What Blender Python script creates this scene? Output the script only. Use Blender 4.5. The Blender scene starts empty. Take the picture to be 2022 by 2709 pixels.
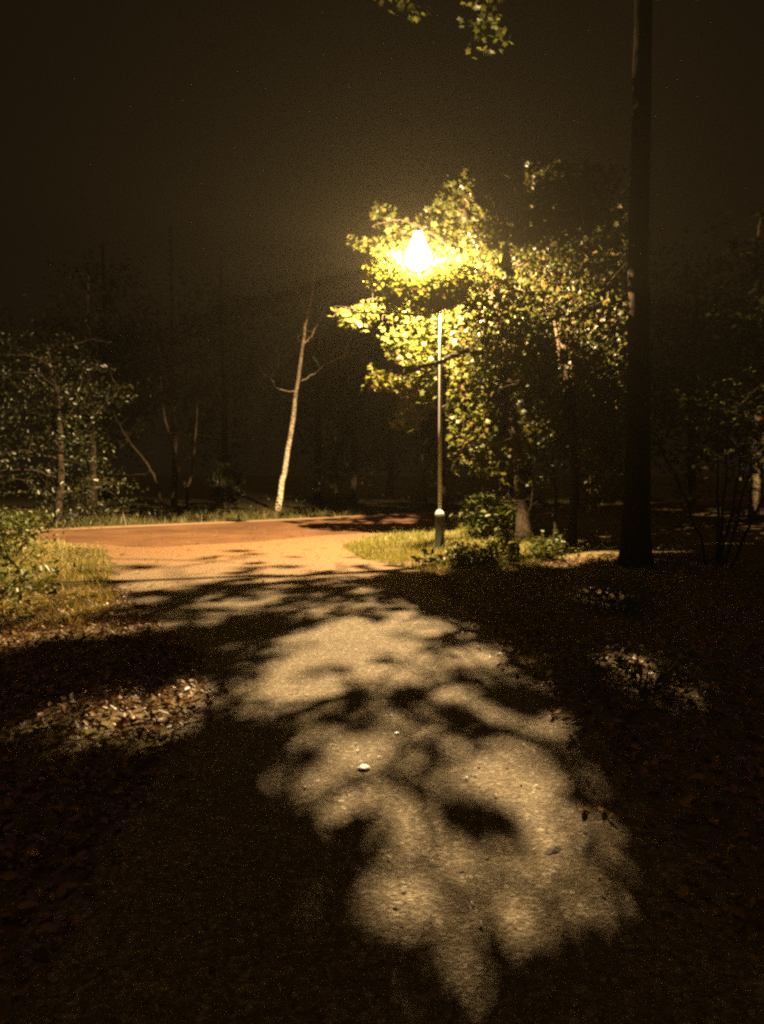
import bpy, math, random
import numpy as np
from mathutils import Vector

rng = np.random.default_rng(7)
random.seed(7)
S = bpy.context.scene
COL = S.collection

# ------------------------------------------------------------------ camera, world, exposure
W0, H0, F = 2022.0, 2709.0, 1970.0          # photograph frame and focal length in its pixels
EYE, HORIZON = 1.55, 1255.0
PITCH = math.atan((H0 / 2 - HORIZON) / F)
cd = bpy.data.cameras.new('camera')
cam = bpy.data.objects.new('camera', cd)
COL.objects.link(cam)
cam.location = (0, 0, EYE)
cam.rotation_euler = (math.pi / 2 - PITCH, 0, 0)
cd.sensor_fit = 'HORIZONTAL'
cd.sensor_width = 36
cd.lens = 36 * F / W0
cd.clip_end = 2000
cd.clip_start = 0.05
S.camera = cam
S.view_settings.view_transform = 'Standard'
S.view_settings.look = 'None'
S.view_settings.exposure = 0.0
S.view_settings.gamma = 1.0
S.cycles.filter_width = 2.5                  # a soft lens
S.cycles.max_bounces = 5
S.cycles.transparent_max_bounces = 12
S.cycles.volume_bounces = 0
S.cycles.use_adaptive_sampling = False
S.cycles.use_denoising = False               # keep the grain of a night exposure
S.cycles.sample_clamp_indirect = 3.0
LAMP = np.array([0.73, 15.3, 6.0])
LAMP_POWER = 13000.0
LAMP_COLOR = (1.0, 0.72, 0.37)
HAZE_DENSITY = 0.00018

wd = bpy.data.worlds.new('World')
S.world = wd
wd.use_nodes = True
bg = wd.node_tree.nodes['Background']
bg.inputs[0].default_value = (0.0105, 0.0064, 0.0027, 1)   # dim brown night sky
bg.inputs[1].default_value = 1.0
_nt = wd.node_tree
_tc = _nt.nodes.new('ShaderNodeTexCoord'); _sx = _nt.nodes.new('ShaderNodeSeparateXYZ'); _rp = _nt.nodes.new('ShaderNodeValToRGB')
_nt.links.new(_tc.outputs['Generated'], _sx.inputs[0]); _nt.links.new(_sx.outputs[2], _rp.inputs[0]); _nt.links.new(_rp.outputs[0], bg.inputs[0])
_rp.color_ramp.elements[0].position = .55; _rp.color_ramp.elements[0].color = (.0078, .0047, .0020, 1)   # dim sky as far up as the view reaches
_rp.color_ramp.elements[1].position = .95; _rp.color_ramp.elements[1].color = (.085, .049, .021, 1)  # overhead glow added out of view to lift the darkest shade

# ------------------------------------------------------------------ picture <-> place helpers
cp, sp = math.cos(PITCH), math.sin(PITCH)

def ray(px, py):
    u, v = (px - W0 / 2) / F, (H0 / 2 - py) / F
    return np.array([u, cp + v * sp, -sp + v * cp])

def G(px, py, z=0.0):
    d = ray(px, py)
    t = (z - EYE) / d[2]
    return np.array([d[0] * t, d[1] * t, z])

def P(px, py, Y):
    d = ray(px, py)
    t = Y / d[1]
    return np.array([d[0] * t, Y, EYE + d[2] * t])

def project(p):
    p = np.atleast_2d(p)
    dz = p[:, 2] - EYE
    fwd = p[:, 1] * cp - dz * sp
    up = p[:, 1] * sp + dz * cp
    ok = fwd > 0.05
    f = np.where(ok, fwd, 1)
    return np.stack([W0 / 2 + F * p[:, 0] / f, H0 / 2 - F * up / f], 1), ok

def inside(pts, poly):
    x, y = pts[:, 0], pts[:, 1]
    r = np.zeros(len(pts), bool)
    n = len(poly)
    for i in range(n):
        x0, y0 = poly[i]
        x1, y1 = poly[(i + 1) % n]
        if y0 == y1:
            continue
        c = ((y0 > y) != (y1 > y)) & (x < (x1 - x0) * (y - y0) / (y1 - y0) + x0)
        r ^= c
    return r

# ------------------------------------------------------------------ object helpers
def tag(o, label=None, cat=None, group=None, kind=None):
    if label: o['label'] = label
    if cat: o['category'] = cat
    if group: o['group'] = group
    if kind: o['kind'] = kind
    return o

def empty(name, loc, label, cat, group=None):
    o = bpy.data.objects.new(name, None)
    COL.objects.link(o)
    o.location = [float(c) for c in loc]
    return tag(o, label, cat, group)

def mesh(name, V, Fc, mat, parent=None, smooth=False):
    """V in world coordinates; a parent is an Empty without rotation."""
    V = np.asarray(V, float)
    if parent is not None:
        q, off = parent, np.zeros(3)
        while q is not None:
            off += np.array(q.location); q = q.parent
        V = V - off
    me = bpy.data.meshes.new(name)
    if isinstance(Fc, np.ndarray):
        k = Fc.shape[1]
        me.vertices.add(len(V)); me.vertices.foreach_set('co', V.astype(np.float32).ravel())
        me.loops.add(Fc.size); me.loops.foreach_set('vertex_index', Fc.astype(np.int32).ravel())
        me.polygons.add(len(Fc)); me.polygons.foreach_set('loop_start', np.arange(0, Fc.size, k, dtype=np.int32))
        me.polygons.foreach_set('loop_total', np.full(len(Fc), k, np.int32))
        me.update(calc_edges=True); me.validate()
    else:
        me.from_pydata([tuple(v) for v in V], [], Fc)
        me.update()
    if smooth:
        me.polygons.foreach_set('use_smooth', np.ones(len(me.polygons), bool))
    o = bpy.data.objects.new(name, me)
    COL.objects.link(o)
    me.materials.append(mat)
    if parent is not None: o.parent = parent
    return o

class Geo:
    def __init__(s): s.v, s.f = [], []
    def add(s, v, f):
        b = len(s.v)
        s.v += [tuple(map(float, q)) for q in v]
        s.f += [tuple(b + i for i in q) for q in f]
    def tube(s, pts, radii, n=6, cap=True):
        pts = [np.asarray(p, float) for p in pts]
        V = []
        pu = None
        for i, p in enumerate(pts):
            d = pts[min(i + 1, len(pts) - 1)] - pts[max(i - 1, 0)]
            d /= np.linalg.norm(d) + 1e-9
            if pu is None:
                a = np.array([1.0, 0, 0]) if abs(d[0]) < .8 else np.array([0, 1.0, 0])
            else: a = pu
            u = a - d * np.dot(a, d); u /= np.linalg.norm(u) + 1e-9
            w = np.cross(d, u); pu = u
            for k in range(n):
                t = 2 * math.pi * k / n
                V.append(p + radii[i] * (math.cos(t) * u + math.sin(t) * w))
        Fc = []
        for i in range(len(pts) - 1):
            for k in range(n):
                k2 = (k + 1) % n
                Fc.append((i * n + k, i * n + k2, (i + 1) * n + k2, (i + 1) * n + k))
        if cap:
            Fc.append(tuple(range(n))[::-1]); Fc.append(tuple((len(pts) - 1) * n + k for k in range(n)))
        s.add(V, Fc)
    def lathe(s, c, prof, n=24):
        """prof: list of (radius, z)"""
        V, Fc = [], []
        for r, z in prof:
            for k in range(n):
                t = 2 * math.pi * k / n
                V.append((c[0] + r * math.cos(t), c[1] + r * math.sin(t), c[2] + z))
        for i in range(len(prof) - 1):
            for k in range(n):
                k2 = (k + 1) % n
                Fc.append((i * n + k, i * n + k2, (i + 1) * n + k2, (i + 1) * n + k))
        Fc.append(tuple(range(n))[::-1]); Fc.append(tuple((len(prof) - 1) * n + k for k in range(n)))
        s.add(V, Fc)
    def build(s, name, mat, parent=None, smooth=True):
        return mesh(name, s.v, s.f, mat, parent, smooth)

# ------------------------------------------------------------------ materials
def newmat(name):
    m = bpy.data.materials.new(name)
    m.use_nodes = True
    nt = m.node_tree
    nt.nodes.clear()
    out = nt.nodes.new('ShaderNodeOutputMaterial')
    return m, nt, out

def N(nt, t, **kw):
    n = nt.nodes.new(t)
    for k, v in kw.items():
        if k in n.inputs: n.inputs[k].default_value = v
        else: setattr(n, k, v)
    return n

def ramp(nt, fac, stops):
    r = nt.nodes.new('ShaderNodeValToRGB')
    e = r.color_ramp.elements
    while len(e) > 1: e.remove(e[-1])
    e[0].position, e[0].color = stops[0][0], (*stops[0][1], 1)
    for p, c in stops[1:]:
        q = e.new(p); q.color = (*c, 1)
    nt.links.new(fac, r.inputs[0])
    return r.outputs[0]

def g1(x): return (x, x, x)

def mix(nt, fac, a, b, mode='MIX'):
    m = nt.nodes.new('ShaderNodeMix'); m.data_type = 'RGBA'; m.blend_type = mode
    if isinstance(fac, (int, float)): m.inputs[0].default_value = fac
    else: nt.links.new(fac, m.inputs[0])
    for i, s in ((6, a), (7, b)):
        if isinstance(s, tuple): m.inputs[i].default_value = (*s, 1)
        else: nt.links.new(s, m.inputs[i])
    return m.outputs[2]

def noise(nt, scale, detail=4, rough=.6, vec=None):
    n = N(nt, 'ShaderNodeTexNoise', Scale=scale, Detail=detail, Roughness=rough)
    if vec is None:
        g = nt.nodes.new('ShaderNodeNewGeometry'); vec = g.outputs['Position']
    nt.links.new(vec, n.inputs['Vector'])
    return n.outputs['Fac']

def bump(nt, h, strength, dist):
    b = N(nt, 'ShaderNodeBump', Strength=strength, Distance=dist)
    nt.links.new(h, b.inputs['Height'])
    return b.outputs['Normal']

def leafmat(name, stops, trans=.45, tcol=(1, .95, .6), gloss=.015):
    m, nt, out = newmat(name)
    g = nt.nodes.new('ShaderNodeNewGeometry')
    c = ramp(nt, g.outputs['Random Per Island'], stops)
    d = nt.nodes.new('ShaderNodeBsdfDiffuse'); nt.links.new(c, d.inputs[0])
    t = nt.nodes.new('ShaderNodeBsdfTranslucent'); nt.links.new(mix(nt, 1.0, c, tcol, 'MULTIPLY'), t.inputs[0])
    ms = N(nt, 'ShaderNodeMixShader'); ms.inputs[0].default_value = trans
    nt.links.new(d.outputs[0], ms.inputs[1]); nt.links.new(t.outputs[0], ms.inputs[2])
    gl = N(nt, 'ShaderNodeBsdfGlossy', Roughness=.4)
    m2 = N(nt, 'ShaderNodeMixShader'); m2.inputs[0].default_value = gloss
    nt.links.new(ms.outputs[0], m2.inputs[1]); nt.links.new(gl.outputs[0], m2.inputs[2])
    nt.links.new(m2.outputs[0], out.inputs[0])
    return m

def princ(name, color, rough=.7, metal=0.0, bumpscale=None, bumpstr=.3, spec=.3):
    m, nt, out = newmat(name)
    b = N(nt, 'ShaderNodeBsdfPrincipled', Roughness=rough, Metallic=metal)
    b.inputs['Specular IOR Level'].default_value = spec
    f = noise(nt, bumpscale or 20)
    lo = tuple(c * .75 for c in color); hi = tuple(min(1, c * 1.2) for c in color)
    nt.links.new(ramp(nt, f, [(.3, lo), (.7, hi)]), b.inputs['Base Color'])
    if bumpscale: nt.links.new(bump(nt, f, bumpstr, .02), b.inputs['Normal'])
    nt.links.new(b.outputs[0], out.inputs[0])
    return m

MAT = {}
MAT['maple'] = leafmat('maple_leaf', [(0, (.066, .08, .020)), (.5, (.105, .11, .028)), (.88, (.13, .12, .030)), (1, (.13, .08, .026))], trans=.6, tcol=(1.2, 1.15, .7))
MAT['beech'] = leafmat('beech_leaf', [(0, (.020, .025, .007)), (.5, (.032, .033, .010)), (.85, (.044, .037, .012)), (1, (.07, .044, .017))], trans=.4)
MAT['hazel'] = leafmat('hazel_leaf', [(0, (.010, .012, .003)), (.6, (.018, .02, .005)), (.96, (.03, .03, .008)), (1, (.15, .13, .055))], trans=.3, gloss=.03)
MAT['dark_leaf'] = leafmat('wood_leaf', [(0, (.04, .045, .012)), (1, (.07, .06, .02))], trans=.3)
MAT['ivy'] = leafmat('ivy_leaf', [(0, (.06, .075, .015)), (.6, (.11, .125, .03)), (1, (.17, .165, .05))], trans=.25, gloss=.02)
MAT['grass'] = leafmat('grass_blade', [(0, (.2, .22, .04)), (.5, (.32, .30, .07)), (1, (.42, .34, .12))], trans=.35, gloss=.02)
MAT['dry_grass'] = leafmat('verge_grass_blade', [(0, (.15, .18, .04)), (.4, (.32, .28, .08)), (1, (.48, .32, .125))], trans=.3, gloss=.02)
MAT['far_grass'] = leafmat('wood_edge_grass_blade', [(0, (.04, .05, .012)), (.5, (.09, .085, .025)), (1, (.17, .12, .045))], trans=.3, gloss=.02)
MAT['litter'] = leafmat('dry_leaf', [(0, (.07, .035, .016)), (.5, (.21, .115, .05)), (1, (.40, .24, .115))], trans=.15, gloss=.03)

def barkmat(name, a, b, sc=9, stretch=.18):
    m, nt, out = newmat(name)
    g = nt.nodes.new('ShaderNodeNewGeometry')
    mp = N(nt, 'ShaderNodeMapping'); mp.inputs['Scale'].default_value = (1, 1, stretch)
    nt.links.new(g.outputs['Position'], mp.inputs['Vector'])
    f = noise(nt, sc * 2, 6, .65, mp.outputs[0])
    bs = N(nt, 'ShaderNodeBsdfPrincipled', Roughness=.9)
    bs.inputs['Specular IOR Level'].default_value = 0
    nt.links.new(ramp(nt, f, [(.35, a), (.65, b)]), bs.inputs['Base Color'])
    nt.links.new(bump(nt, f, .8, .03), bs.inputs['Normal'])
    nt.links.new(bs.outputs[0], out.inputs[0])
    return m
MAT['bark'] = barkmat('dark_bark', (.012, .009, .006), (.05, .036, .024))
MAT['shaded_bark'] = barkmat('shaded_oak_bark', (.005, .004, .003), (.022, .016, .011), 6)  # near-black colour stands in for shade on the trunk and bush stems
MAT['grey_bark'] = barkmat('grey_bark', (.04, .03, .02), (.13, .095, .06))
MAT['birch'] = barkmat('birch_bark', (.16, .10, .06), (.85, .70, .50), 4, 1.6)
MAT['cut_wood'] = princ('cut_wood', (.75, .6, .4), .8)

# ground, path, road
m, nt, out = newmat('forest_floor'); MAT['ground'] = m
bs = N(nt, 'ShaderNodeBsdfPrincipled', Roughness=.95); bs.inputs['Specular IOR Level'].default_value = .1
f1, f2, f3 = noise(nt, .9, 3), noise(nt, 14, 5, .7), noise(nt, 55, 4, .7)
c = mix(nt, f2, (.07, .048, .025), (.24, .165, .08))
c = mix(nt, ramp(nt, f1, [(.4, g1(0)), (.62, g1(.7))]), c, (.22, .18, .065))
c = mix(nt, ramp(nt, f3, [(.35, g1(.6)), (.6, g1(0))]), c, (.03, .02, .011))
nt.links.new(c, bs.inputs['Base Color'])
nt.links.new(bump(nt, f2, .9, .05), bs.inputs['Normal'])
nt.links.new(bs.outputs[0], out.inputs[0])

m, nt, out = newmat('worn_path'); MAT['path'] = m
bs = N(nt, 'ShaderNodeBsdfPrincipled', Roughness=.92); bs.inputs['Specular IOR Level'].default_value = .12
g = nt.nodes.new('ShaderNodeNewGeometry')
vo = N(nt, 'ShaderNodeTexVoronoi', Scale=58.0); nt.links.new(g.outputs['Position'], vo.inputs['Vector'])
f1, f2, f3 = noise(nt, 1.3, 5, .6), noise(nt, 34, 5, .75), noise(nt, 9, 4, .6)
f4 = noise(nt, 85, 3, .6)
c = ramp(nt, f2, [(.34, (.08, .055, .032)), (.45, (.27, .21, .14)), (.55, (.42, .345, .245)), (.66, (.60, .51, .375))])
c = mix(nt, ramp(nt, f4, [(.36, g1(.8)), (.48, g1(0))]), c, (.09, .06, .033))
c = mix(nt, ramp(nt, noise(nt, 19, 3, .6), [(.40, g1(.55)), (.52, g1(0))]), c, (.15, .11, .065))
c = mix(nt, ramp(nt, f3, [(.42, g1(.5)), (.6, g1(0))]), c, (.17, .13, .08))
c = mix(nt, ramp(nt, f1, [(.38, g1(.4)), (.6, g1(0))]), c, (.20, .15, .085))
sep = nt.nodes.new('ShaderNodeSeparateColor'); nt.links.new(vo.outputs['Color'], sep.inputs[0])
c = mix(nt, ramp(nt, sep.outputs[0], [(.0, g1(.45)), (.1, g1(.35)), (.12, g1(0))]), c, (.06, .04, .022))
c = mix(nt, ramp(nt, sep.outputs[1], [(.94, g1(0)), (.96, g1(.5))]), c, (.62, .55, .44))
sy = nt.nodes.new('ShaderNodeSeparateXYZ'); nt.links.new(g.outputs['Position'], sy.inputs[0])
am = N(nt, 'ShaderNodeMath', operation='MULTIPLY_ADD'); nt.links.new(f1, am.inputs[0]); am.inputs[1].default_value = 5.0; nt.links.new(sy.outputs[1], am.inputs[2])
mr = N(nt, 'ShaderNodeMapRange'); mr.inputs[1].default_value = 11.5; mr.inputs[2].default_value = 17.0; nt.links.new(am.outputs[0], mr.inputs[0])
c = mix(nt, ramp(nt, mr.outputs[0], [(0, g1(0)), (1, g1(.88))]), c, mix(nt, f2, (.18, .09, .038), (.36, .195, .085)))   # red road grit carried onto the mouth of the path
nt.links.new(c, bs.inputs['Base Color'])
ad = N(nt, 'ShaderNodeMath', operation='ADD'); nt.links.new(f2, ad.inputs[0]); nt.links.new(f4, ad.inputs[1])
nt.links.new(bump(nt, ad.outputs[0], .85, .03), bs.inputs['Normal'])
nt.links.new(bs.outputs[0], out.inputs[0])

m, nt, out = newmat('red_road'); MAT['road'] = m
bs = N(nt, 'ShaderNodeBsdfPrincipled', Roughness=.85); bs.inputs['Specular IOR Level'].default_value = .2
f1, f2 = noise(nt, .6, 5, .6), noise(nt, 30, 4, .7)
c = mix(nt, ramp(nt, f1, [(.38, g1(0)), (.62, g1(1))]), (.10, .046, .019), (.23, .112, .048))
c = mix(nt, ramp(nt, f2, [(.35, g1(.7)), (.55, g1(0))]), c, (.12, .055, .025))
c = mix(nt, ramp(nt, noise(nt, 2.3, 6, .7), [(.42, g1(.6)), (.56, g1(0))]), c, (.13, .065, .03))
nt.links.new(c, bs.inputs['Base Color'])
nt.links.new(bump(nt, f2, .4, .01), bs.inputs['Normal'])
nt.links.new(bs.outputs[0], out.inputs[0])
MAT['edge'] = princ('road_edging', (.34, .21, .11), .85, bumpscale=18)
MAT['pole'] = princ('galvanised_steel', (.40, .38, .33), .5, .05, 40, .05)
MAT['base'] = princ('dark_green_paint', (.05, .055, .035), .55, 0, 30, .05)
MAT['white'] = princ('pale_paint', (.75, .72, .66), .5, 0, 30, .05)
MAT['stone'] = princ('white_stone', (.85, .84, .8), .5, 0, 60, .1)

m, nt, out = newmat('lit_glass'); MAT['globe'] = m
m.cycles.emission_sampling = 'NONE'
em = N(nt, 'ShaderNodeEmission', Strength=14.0); em.inputs[0].default_value = (1, .86, .6, 1)
tr = nt.nodes.new('ShaderNodeBsdfTransparent')
ms = N(nt, 'ShaderNodeMixShader'); ms.inputs[0].default_value = .35
nt.links.new(tr.outputs[0], ms.inputs[1]); nt.links.new(em.outputs[0], ms.inputs[2]); nt.links.new(ms.outputs[0], out.inputs[0])

# ------------------------------------------------------------------ leaves
ang = np.radians([0, 24, 52, 82, 118, 165, 195, 242, 278, 308, 336])
rad = np.array([1, .56, .92, .5, .68, .3, .3, .68, .5, .92, .56])
MAPLE = np.concatenate([[[0, 0, .06]], np.stack([np.cos(ang) * rad, np.sin(ang) * rad, -.14 * rad ** 2], 1)])
MAPLE_F = np.array([(0, 1 + i, 1 + (i + 1) % 11) for i in range(11)])
OVAL = np.array([[-.9, 0, 0], [-.35, .42, .12], [.35, .36, .1], [1, 0, -.12], [.35, -.36, .1], [-.35, -.42, .12], [0, 0, -.02]])
OVAL_F = np.array([(6, i, (i + 1) % 6) for i in range(6)])
SHAPES = {'maple': (MAPLE, MAPLE_F), 'oval': (OVAL, OVAL_F)}

def leaf_arrays(pts, size, shape='maple', flat=.6):
    T, TF = SHAPES[shape]
    n = len(pts)
    nrm = rng.normal(0, 1, (n, 3)); nrm /= np.linalg.norm(nrm, axis=1)[:, None] + 1e-9
    nrm = nrm * (1 - flat) + np.array([0, 0, flat]); nrm /= np.linalg.norm(nrm, axis=1)[:, None] + 1e-9
    a = rng.normal(0, 1, (n, 3))
    tx = a - nrm * (a * nrm).sum(1)[:, None]; tx /= np.linalg.norm(tx, axis=1)[:, None] + 1e-9
    ty = np.cross(nrm, tx)
    sz = np.broadcast_to(size, (n,)) * rng.uniform(.7, 1.25, n)
    V = pts[:, None, :] + sz[:, None, None] * (T[None, :, 0:1] * tx[:, None] + T[None, :, 1:2] * ty[:, None] + T[None, :, 2:3] * nrm[:, None])
    Fc = TF[None] + (np.arange(n) * len(T))[:, None, None]
    return V.reshape(-1, 3), Fc.reshape(-1, 3)

# ------------------------------------------------------------------ where the lamp's light reaches the ground
def vw(pl): return [(x * 1.224, 1400 + y * 1.2245) for x, y in pl]
LIT = [(vw(a), l) for a, l in [
    ([(-900, -200), (2600, -200), (2600, 20), (1652, 40), (1250, 55), (1200, 78), (1040, 84), (960, 94), (900, 88), (830, 98), (770, 104), (700, 100), (560, 112), (400, 125), (260, 132), (235, 150), (270, 165), (240, 185), (180, 215), (370, 188), (300, 215), (180, 230), (90, 238), (0, 262), (-900, 420)], .97),
    ([(545, 330), (600, 302), (640, 270), (560, 280), (480, 265), (560, 245), (650, 235), (690, 215), (650, 190), (720, 175), (760, 150), (830, 165), (890, 185), (900, 200), (960, 195), (1000, 218), (950, 235), (900, 232), (940, 250), (880, 262), (915, 300), (900, 320), (830, 328), (740, 350), (700, 372), (610, 405), (550, 395)], .97),
    ([(930, 290), (960, 268), (1050, 260), (1110, 272), (1130, 295), (1060, 305), (960, 310)], .95),
    ([(930, 340), (1000, 330), (1150, 340), (1230, 390), (1210, 435), (1100, 425), (1020, 420), (960, 380)], .8),
    ([(630, 500), (680, 440), (760, 405), (850, 390), (870, 440), (860, 480), (830, 500), (740, 550), (650, 560)], .93),
    ([(870, 390), (920, 395), (960, 440), (990, 455), (880, 465)], .6),
    ([(960, 560), (1020, 500), (1060, 460), (1165, 455), (1205, 520), (1250, 580), (1258, 680), (1230, 735), (1150, 760), (1050, 750), (960, 710), (900, 650), (890, 590)], .95),
    ([(720, 560), (860, 545), (900, 620), (940, 700), (860, 700), (740, 680), (690, 600)], .65),
    ([(710, 860), (760, 820), (850, 800), (930, 830), (980, 900), (940, 980), (960, 1060), (760, 1060), (740, 970)], .6),
    ([(110, 420), (200, 380), (280, 350), (360, 340), (450, 340), (460, 360), (400, 410), (330, 460), (220, 460), (130, 440)], .96),
    ([(950, 765), (1100, 755), (1250, 745), (1280, 800), (1220, 840), (1050, 790)], .55),
    ([(1040, 120), (1180, 115), (1160, 140), (1050, 135)], .45),
    ([(1270, 130), (1360, 132), (1380, 168), (1300, 168)], .9),
    ([(1280, 260), (1350, 270), (1450, 310), (1500, 360), (1420, 380), (1330, 340)], .85),
    ([(1080, 240), (1180, 262), (1160, 278), (1090, 262)], .6),
    ([(420, 165), (560, 135), (640, 120), (740, 115), (760, 125), (640, 145), (520, 178), (430, 192)], .8),
    ([(300, 170), (330, 158), (380, 158), (360, 175)], .6),
    ([(300, 148), (760, 122), (750, 138), (320, 170)], .95), ([(430, 176), (800, 140), (790, 156), (450, 192)], .95), ([(180, 224), (420, 198), (440, 210), (200, 236)], .85),
    ([(680, 130), (820, 118), (870, 132), (760, 150), (700, 150)], .8),
    ([(860, 155), (930, 148), (940, 166), (880, 170)], .7),
]]
HOLES = [(vw(a), l) for a, l in [
    ([(570, 190), (640, 188), (635, 215), (580, 217)], .25), ([(840, 190), (890, 202), (860, 212)], .3),
    ([(780, 292), (850, 285), (850, 318), (790, 312)], .45),
    ([(540, 2), (640, 4), (720, 15), (700, 26), (600, 14)], .2),
    ([(620, -60), (1080, -60), (1080, 2), (940, 8), (860, 10), (700, 6), (640, -4)], .06),
]]

def lightness_exact(q):
    """how lit a ground point is meant to be, 0..1, for ground points q (n,3)"""
    im, ok = project(q)
    L = np.full(len(q), .012)
    for poly, l in LIT:
        L = np.where(inside(im, poly), np.maximum(L, l), L)
    for poly, l in HOLES:
        L = np.where(inside(im, poly), l, L)
    L = np.where(q[:, 1] > 23.5, np.minimum(L, .12), L)           # beyond the road
    L = np.where((q[:, 1] > 23.8) & (q[:, 1] < 28.6) & (q[:, 0] < 1) & (q[:, 0] > -7), .5, L)
    L = np.where((q[:, 0] > 1.9) & (q[:, 1] > 15.4), np.minimum(L, .3), L)
    L = np.where((q[:, 0] > 1.6) & (q[:, 0] < 3.7) & (q[:, 1] > 15.4) & (q[:, 1] < 17.8), .9, L)   # the bramble
    L = np.where((q[:, 0] > 3.7) & (q[:, 1] > 15.4), .05, L)      # under the trees on the right
    return np.where(ok, L, .3)

_gx, _gy = np.arange(-14, 12, .05), np.arange(.1, 36, .05)
_X, _Y = np.meshgrid(_gx, _gy, indexing='ij')
LGRID = lightness_exact(np.stack([_X.ravel(), _Y.ravel(), np.zeros(_X.size)], 1)).reshape(_X.shape)

def lightness(q):
    i, j = ((q[:, 0] + 14) / .05 + .5).astype(int), ((q[:, 1] - .1) / .05 + .5).astype(int)
    ok = (i >= 0) & (i < LGRID.shape[0]) & (j >= 0) & (j < LGRID.shape[1])
    return np.where(ok, LGRID[np.clip(i, 0, LGRID.shape[0] - 1), np.clip(j, 0, LGRID.shape[1] - 1)], .3)

def shadow_point(p):
    d = p - LAMP
    dz = np.minimum(d[:, 2], -1e-6)
    t = -LAMP[2] / dz
    return LAMP + d * t[:, None], d[:, 2] < -.25

DEPTH = 3.2
def keep_prob(p, size=.06):
    """whether a leaf may hang at p: its shadow must not spill into the light patches"""
    q, below = shadow_point(p)
    t = np.clip((LAMP[2] - p[:, 2]) / LAMP[2], .02, 2)
    r = np.minimum(1.0 * size / t, 1.0)
    d = q[:, :2] - LAMP[:2]; d /= np.linalg.norm(d, axis=1)[:, None] + 1e-9
    L = lightness(q)
    for a, b_ in ((1.6, 0), (-1.6, 0), (0, 1), (0, -1), (.9, .7), (-.9, .7), (.9, -.7), (-.9, -.7)):
        o = np.zeros_like(q); o[:, 0] = (d[:, 0] * a - d[:, 1] * b_) * r; o[:, 1] = (d[:, 1] * a + d[:, 0] * b_) * r
        L = np.maximum(L, lightness(q + o))
    pr = np.clip(-np.log(np.clip(L, .012, 1)) / 3.2, 0, 1) ** 1.15
    return np.where(below, pr, 1.0)

def crop2(pl): return [(800 + .5448 * x, 400 + .5448 * y) for x, y in pl]
CROWN = crop2([(330, 250), (420, 250), (500, 330), (600, 290), (720, 120), (820, 80), (830, 250), (960, 330), (1010, 370), (980, 480), (950, 560), (1000, 620), (1150, 620), (1190, 750), (1080, 800), (1040, 850), (1060, 1000), (1020, 1080), (980, 1150), (900, 1200), (940, 1240), (960, 1310), (940, 1370), (960, 1440), (1010, 1430), (1010, 1500), (1000, 1700), (920, 1600), (720, 1560), (690, 1380), (680, 1260), (620, 1260), (600, 1310), (540, 1370), (410, 1370), (420, 1270), (500, 1200), (400, 1150), (300, 1190), (240, 1120), (190, 1040), (230, 1000), (330, 1030), (420, 1085), (520, 1085), (570, 1040), (500, 1040), (420, 1010), (380, 940), (330, 965), (220, 960), (230, 900), (180, 830), (130, 800), (150, 735), (210, 780), (300, 720), (420, 680), (290, 660), (290, 560), (340, 500), (220, 460), (230, 410), (320, 420), (400, 390), (340, 350)])
CROWN_B = crop2([(1000, 330), (1100, 330), (1300, 520), (1500, 820), (1540, 1000), (1560, 1300), (1560, 1650), (1400, 1750), (1300, 1500), (1050, 1400), (1000, 1000), (1050, 800)])

BIRCH_ROOT, BIRCH_TOP = G(735, 1352), P(835, 700, G(735, 1352)[1])
def clear_of_birch(p):
    """leave the birch across the road in the light"""
    u = np.clip((p[:, 1] - LAMP[1]) / (BIRCH_ROOT[1] - LAMP[1]), 1e-3, 1)
    h = LAMP + (p - LAMP) / u[:, None]
    k = np.clip((h[:, 2] - 0) / BIRCH_TOP[2], 0, 1)
    bx = BIRCH_ROOT[0] + (BIRCH_TOP[0] - BIRCH_ROOT[0]) * k
    return ~((p[:, 1] > LAMP[1] + .5) & (np.abs(h[:, 0] - bx) < 1.0) & (h[:, 2] < 8) & (h[:, 2] > -1))

def clear_of_lamp(p):
    im, ok = project(p)
    front = p[:, 1] < LAMP[1] + .5
    near = np.hypot((im[:, 0] - 1105) / 1.0, (im[:, 1] - 676) / 1.28) < 46
    stem = (np.abs(im[:, 0] - 1165) < 17) & (im[:, 1] > 790 + 210 * rng.random(len(p))) & (im[:, 1] < 1470)
    stem |= (p[:, 1] < 17.0) & (np.abs(im[:, 0] - np.interp(im[:, 1], [1000, 1437], [1343, 1390])) < 17) & (im[:, 1] > 960)
    stem |= (p[:, 1] < 16.4) & (np.abs(im[:, 0] - np.interp(im[:, 1], [836, 945, 1163, 1446], [1476, 1494, 1518, 1510])) < 19) & (im[:, 1] > 850)
    stem |= (np.abs(p[:, 1] - LAMP[1]) < .4) & (p[:, 0] > .5) & (p[:, 0] < 1.4) & (p[:, 2] < 5.9)   # light falls freely down the post
    front = front | stem
    d3 = np.linalg.norm(p - LAMP, axis=1)
    return ~(front & (near | stem)) & (d3 > np.where(p[:, 1] < LAMP[1], .7, 1.1)) & clear_of_birch(p)

def leaves_around(centres, spread, per, poly, shade=True, flatten=.6):
    c = np.repeat(centres, per, 0)
    p = c + rng.normal(0, 1, c.shape) * np.array([spread, spread, spread * flatten])
    ok = clear_of_lamp(p)
    if poly is not None:
        im, _ = project(p)
        ok &= inside(im, poly)
    if shade:
        ok &= rng.random(len(p)) < keep_prob(p)
    return p[ok]

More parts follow.
